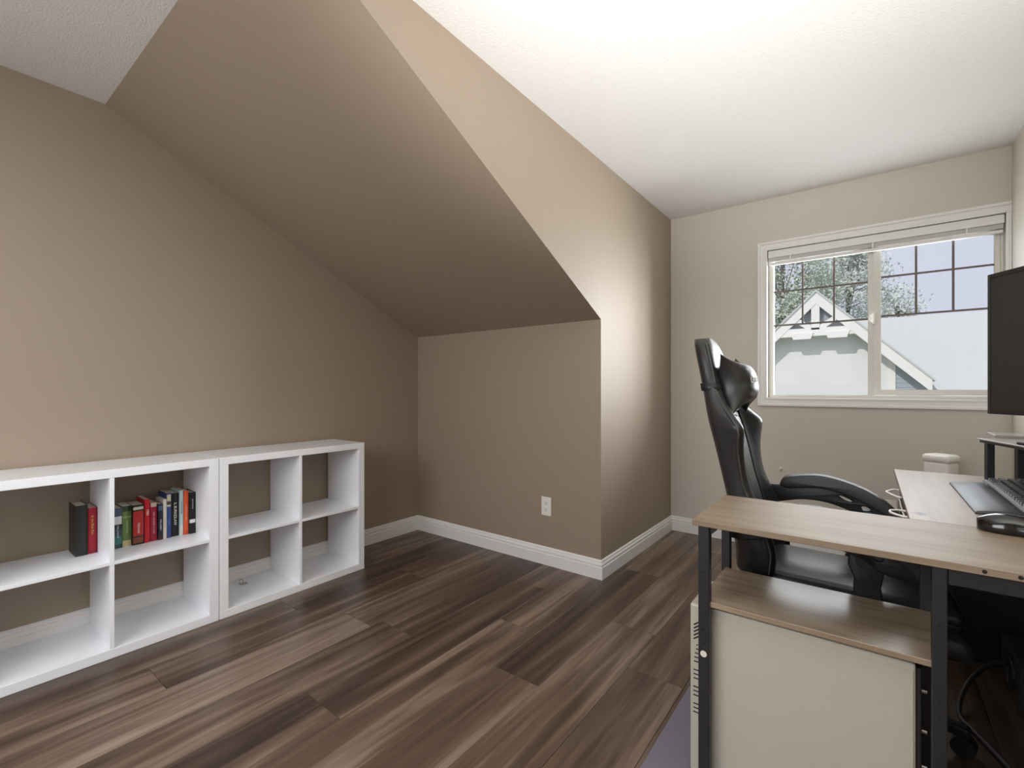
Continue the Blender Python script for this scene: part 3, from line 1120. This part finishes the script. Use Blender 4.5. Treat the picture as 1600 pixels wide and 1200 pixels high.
up = [(p.x, p.y) for p in spline([(-.34, .688, 0), (-.25, .690, 0), (-.20, .694, 0), (-.09, .706, 0), (.016, .680, 0), (.094, .640, 0), (.150, .592, 0), (.142, .574, 0)], 5)]
lo = [(p.x, p.y) for p in spline([(.142, .574, 0), (.09, .580, 0), (.05, .596, 0), (.016, .618, 0), (-.066, .644, 0), (-.15, .648, 0), (-.23, .630, 0), (-.30, .615, 0), (-.34, .62, 0)], 5)]
outline = up + lo[1:]
for s in (-1, 1):
    yc = s * .272
    dz = -.017 if s < 0 else 0.0
    DROP = Matrix.Translation((0, 0, dz))
    arm = obj('arm_frame', plate([outline, ell(-.010, .664, .030, .0095, R(-24)), ell(.055, .630, .022, .0145, R(-35))], 1, yc - .019, yc + .019, .004, DROP), M['plastic'], ch, local=True, smooth=50)
    top = [(p.x, p.y) for p in spline([(-.225, .700, 0), (-.218, .716, 0), (-.19, .726, 0), (-.09, .738, 0), (.016, .713, 0), (.094, .672, 0), (.146, .622, 0), (.166, .590, 0), (.158, .582, 0)], 5)]
    bot = [(p.x, p.y) for p in spline([(.158, .582, 0), (.140, .605, 0), (.094, .641, 0), (.016, .682, 0), (-.09, .707, 0), (-.20, .695, 0), (-.225, .700, 0)], 5)]
    obj('arm_pad', plate([top + bot[1:-1]], 1, yc - .034, yc + .034, .010, DROP), M['pad'], ch, local=True, smooth=60)
    post = [(-.035, .36), (.075, .36), (.070, .45), (.062, .52), (.072, .575), (.118, .592), (.128, .606), (.118, .618), (.06, .622), (.01, .618), (-.005, .600), (-.006, .575), (.008, .54), (.006, .47), (-.010, .43)]
    obj('arm_post', plate([post], 1, yc - .014 - s * .0, yc + .014, .005), M['plastic'], ch, local=True, smooth=50)
    q = BM()
    cyl(q, (.030, yc - .019, .592), (.030, yc + .019, .592), .024, n=20)
    obj('pivot', q, M['plastic'], ch, local=True, smooth=40)
# head pillow
q = BM()
PN = 24


def pillow_pt(u, v, side):
    y = .160 * u * (1 - .30 * (1 - v * v) * abs(u) ** 2) * (1 + .05 * (abs(u * v)) ** 5)
    z = .114 * v * (1 - .36 * (1 - u * u) * abs(v) ** 2) * (1 + .10 * (abs(u * v)) ** 5)
    th = .066 * max(0, (1 - u * u) * (1 - v * v)) ** .60
    a = math.atan2(v, abs(u) - 1.25)
    th *= 1 - .22 * math.exp(-(v / .09) ** 2) * abs(u)
    th += .0035 * math.cos(a * 22) * abs(u) ** 2 * (1 - u * u) * 3 * (1 - v * v)
    return Vector((side * th - .02 * u * u, y, z))


g = {}
for side in (1, -1):
    for i in range(PN + 1):
        for j in range(PN + 1):
            u, v = -1 + 2 * i / PN, -1 + 2 * j / PN
            e = i in (0, PN) or j in (0, PN)
            k = (0 if e else side, i, j)
            if k not in g:
                g[k] = q.verts.new(pillow_pt(u, v, side))
    for i in range(PN):
        for j in range(PN):
            def vk(a, b):
                e = a in (0, PN) or b in (0, PN)
                return g[(0 if e else side, a, b)]
            q.faces.new((vk(i, j), vk(i + 1, j), vk(i + 1, j + 1), vk(i, j + 1)))
PM = Matrix.Translation((-.352, 0, 1.118)) @ Matrix.Rotation(R(-10), 4, 'Y')
q.transform(PM)
pil = subsurf(obj('head_pillow', q, M['leather_fine'], ch, local=True, smooth=True), 1)
TM = Matrix.Translation((0, -.030, .004)) @ Matrix(((0, 0, 1, 0), (1, 0, 0, 0), (0, 1, 0, 0), (0, 0, 0, 1)))
q = text_bm('LITEM', .030, TM, .0006)
for v in q.verts:
    v.co.x += pillow_pt(v.co.y / .155, v.co.z / .110, 1).x + .0012
q.transform(PM)
obj('pillow_lettering', q, M['white_plastic'], pil, local=True, label='white lettering on the pillow')
q = BM()
prev = None
first = None
for dz in (-.014, .014):
    s = lerp_sec(1.105 + dz)
    ring = [q.verts.new(p) for p in section(*s, grow=.003)]
    if prev:
        for i in range(N):
            q.faces.new((prev[i], prev[(i + 1) % N], ring[(i + 1) % N], ring[i]))
    prev = ring
st = obj('pillow_strap', q, M['plastic'], ch, local=True, smooth=True)
sm = st.modifiers.new('thickness', 'SOLIDIFY')
sm.thickness = .002
# base
q = BM()
cyl(q, (0, 0, .06), (0, 0, .20), .028, n=20)
cyl(q, (0, 0, .20), (0, 0, .305), .016, n=20)
obj('gas_lift', q, M['plastic'], ch, local=True, smooth=40)
for k in range(5):
    a = R(56 + 72 * k)
    Mz = Matrix.Rotation(a, 4, 'Z')
    q = BM()
    box(q, .02, .30, -.024, .024, .066, .098, .008, 2)
    for v in q.verts:
        if v.co.x > .2:
            v.co.y *= .7
            v.co.z -= .012
    q.transform(Mz)
    lg = obj('base_arm', q, M['plastic'], ch, local=True)
    q = BM()
    for s in (-1, 1):
        cyl(q, (.285, s * .012 - .009, .029), (.285, s * .012 + .009, .029), .029, n=18)
    cyl(q, (.285, 0, .03), (.285, 0, .072), .008, n=10)
    q.transform(Mz)
    obj('caster', q, M['plastic'], lg, local=True, smooth=40)

# ------------------------------------------------------------------ outside: neighbour's house, trees, ground
GZ = -3.0
obj('ground', bx(-30, 30, 5, 60, GZ - .2, GZ), M['lawn'], **STR)
hs = empty('neighbour_house', (-.7, 17, GZ), label='white gabled house with timber truss, seen through the window', cat='house')
PX, PZ = -1.13, 3.72


def gz(x):
    return PZ - abs(x - PX) * 1.02


FY = 15.0
for s in (-1, 1):
    xe = PX + s * (1.35 if s < 0 else 2.35)
    q = prism(BM(), [(PX, PZ), (xe, gz(xe)), (xe, gz(xe) - .32), (PX, PZ - .32)], 1, FY, FY + .07)
    obj('fascia_board', q, M['fascia'], hs)
    q = prism(BM(), [(PX, PZ + .06), (xe + s * .05, gz(xe + s * .05) + .06), (xe + s * .05, gz(xe + s * .05)), (PX, PZ)], 1, FY - .03, FY + 4.5)
    obj('roof_slope', q, M['roofing'], hs)
obj('king_post', bx(-1.24, -1.05, FY + .01, FY + .12, 2.70, 3.42), M['fascia'], hs)
obj('tie_beam', bx(-2.06, -.20, FY + .01, FY + .13, 2.53, 2.75), M['fascia'], hs)
for (xa, xb) in ((-1.66, -1.25), (-.86, -.45)):
    obj('corbel', prism(BM(), [(xa - .06, 2.62), (xa, 2.45), (xb, 2.45), (xb + .06, 2.62)], 1, FY - .02, FY + .05), M['fascia'], hs)
for s in (-1, 1):
    q = prism(BM(), [(-1.145 + s * .10, 2.75), (-1.145 + s * .10, 2.82), (-1.145 + s * .42, 3.05), (-1.145 + s * .50, 2.95), (-1.145 + s * .24, 2.75)], 1, FY + .02, FY + .10)
    obj('brace', q, M['fascia'], hs)
q = prism(BM(), [(-2.15, GZ), (1.15, GZ), (1.15, 1.35), (PX, 3.62), (-2.15, 2.58)], 1, FY + .40, FY + 4.4)
obj('gable_wall', q, M['siding'], hs)
obj('gable_infill', prism(BM(), [(-2.0, 2.75), (-.30, 2.75), (PX, 3.50)], 1, FY + .20, FY + .24), M['grey_and_shaded_siding'], hs)
obj('corner_board', bx(.42, .55, FY + .36, FY + .41, GZ, 1.95), M['fascia'], hs)
for k in range(9):
    z = .80 + k * .11
    obj('clapboard', bx(.56, min(1.14, PX + (PZ - .24 - z) / 1.02), FY + .375, FY + .395, z, z + .105), M['grey_and_shaded_siding'], hs)  # wall under the right eave, its shade put into the boards' grey
q = BM()
A = [(0.9, 15.55, .75), (7.0, 15.55, .75), (7.0, 19.6, 3.42), (-1.4, 19.6, 3.42), (0.35, 17.2, 1.86)]
va = [q.verts.new(p) for p in A]
vb = [q.verts.new((p[0], p[1], p[2] - .1)) for p in A]
q.faces.new(va)
q.faces.new(vb[::-1])
for i in range(5):
    q.faces.new((va[i], va[(i + 1) % 5], vb[(i + 1) % 5], vb[i]))
obj('main_roof', q, M['roofing'], hs)
obj('main_wall', bx(1.2, 6.8, 15.9, 19.4, GZ, .85), M['siding'], hs)


def tree(x, y, ztop, rad, n, leafm, label, seed, lean=0.0, zlow=1.5):
    r = random.Random(seed)
    t = empty('tree', (x, y, GZ), label=label, cat='tree')
    q = BM()
    tube(q, spline([(x, y, GZ), (x + .1, y, GZ + 2), (x + lean * .5, y + .1, zlow + 1), (x + lean, y, ztop - 1.0)], 4), [.22 - .19 * k / 12 for k in range(13)], 8)
    obj('trunk', q, M['bark'], t, smooth=True)
    zc = (zlow + ztop) / 2
    hz = (ztop - zlow) / 2
    clumps = []
    for k in range(80):
        a = r.random() * 2 * math.pi
        v = r.uniform(-.95, .95)
        w = math.sqrt(1 - v * v) * rad * r.uniform(.35, 1.0)
        clumps.append(Vector((x + lean + w * math.cos(a), y + w * math.sin(a) * .7, zc + v * hz)))
    q = BM()
    for c in clumps[:14]:
        b0 = Vector((x + lean * .5, y, zlow + .5 + r.random() * (ztop - zlow) * .5))
        tube(q, [b0, (b0 + c) / 2 + Vector((0, 0, .2)), c], [.03, .02, .008], 5)
    obj('branch', q, M['bark'], t, smooth=True)
    q = BM()
    for k in range(n):
        c = clumps[r.randrange(len(clumps))]
        p = c + Vector((r.gauss(0, .30), r.gauss(0, .30), r.gauss(0, .24)))
        s = r.uniform(.045, .10)
        d = Vector((r.gauss(0, 1), r.gauss(0, 1), r.gauss(0, 1))).normalized()
        e = d.orthogonal().normalized() * .5
        f = d.cross(e).normalized() * .12
        vs = [q.verts.new(p - d * s), q.verts.new(p + e * s + f * s), q.verts.new(p + d * s), q.verts.new(p - e * s + f * s)]
        q.faces.new(vs)
    obj('foliage', q, leafm, t, kind='stuff')


tree(-2.9, 22.5, 8.4, 1.9, 17000, M['leaf'], 'dense leafy tree left of the gable peak outside', 3)
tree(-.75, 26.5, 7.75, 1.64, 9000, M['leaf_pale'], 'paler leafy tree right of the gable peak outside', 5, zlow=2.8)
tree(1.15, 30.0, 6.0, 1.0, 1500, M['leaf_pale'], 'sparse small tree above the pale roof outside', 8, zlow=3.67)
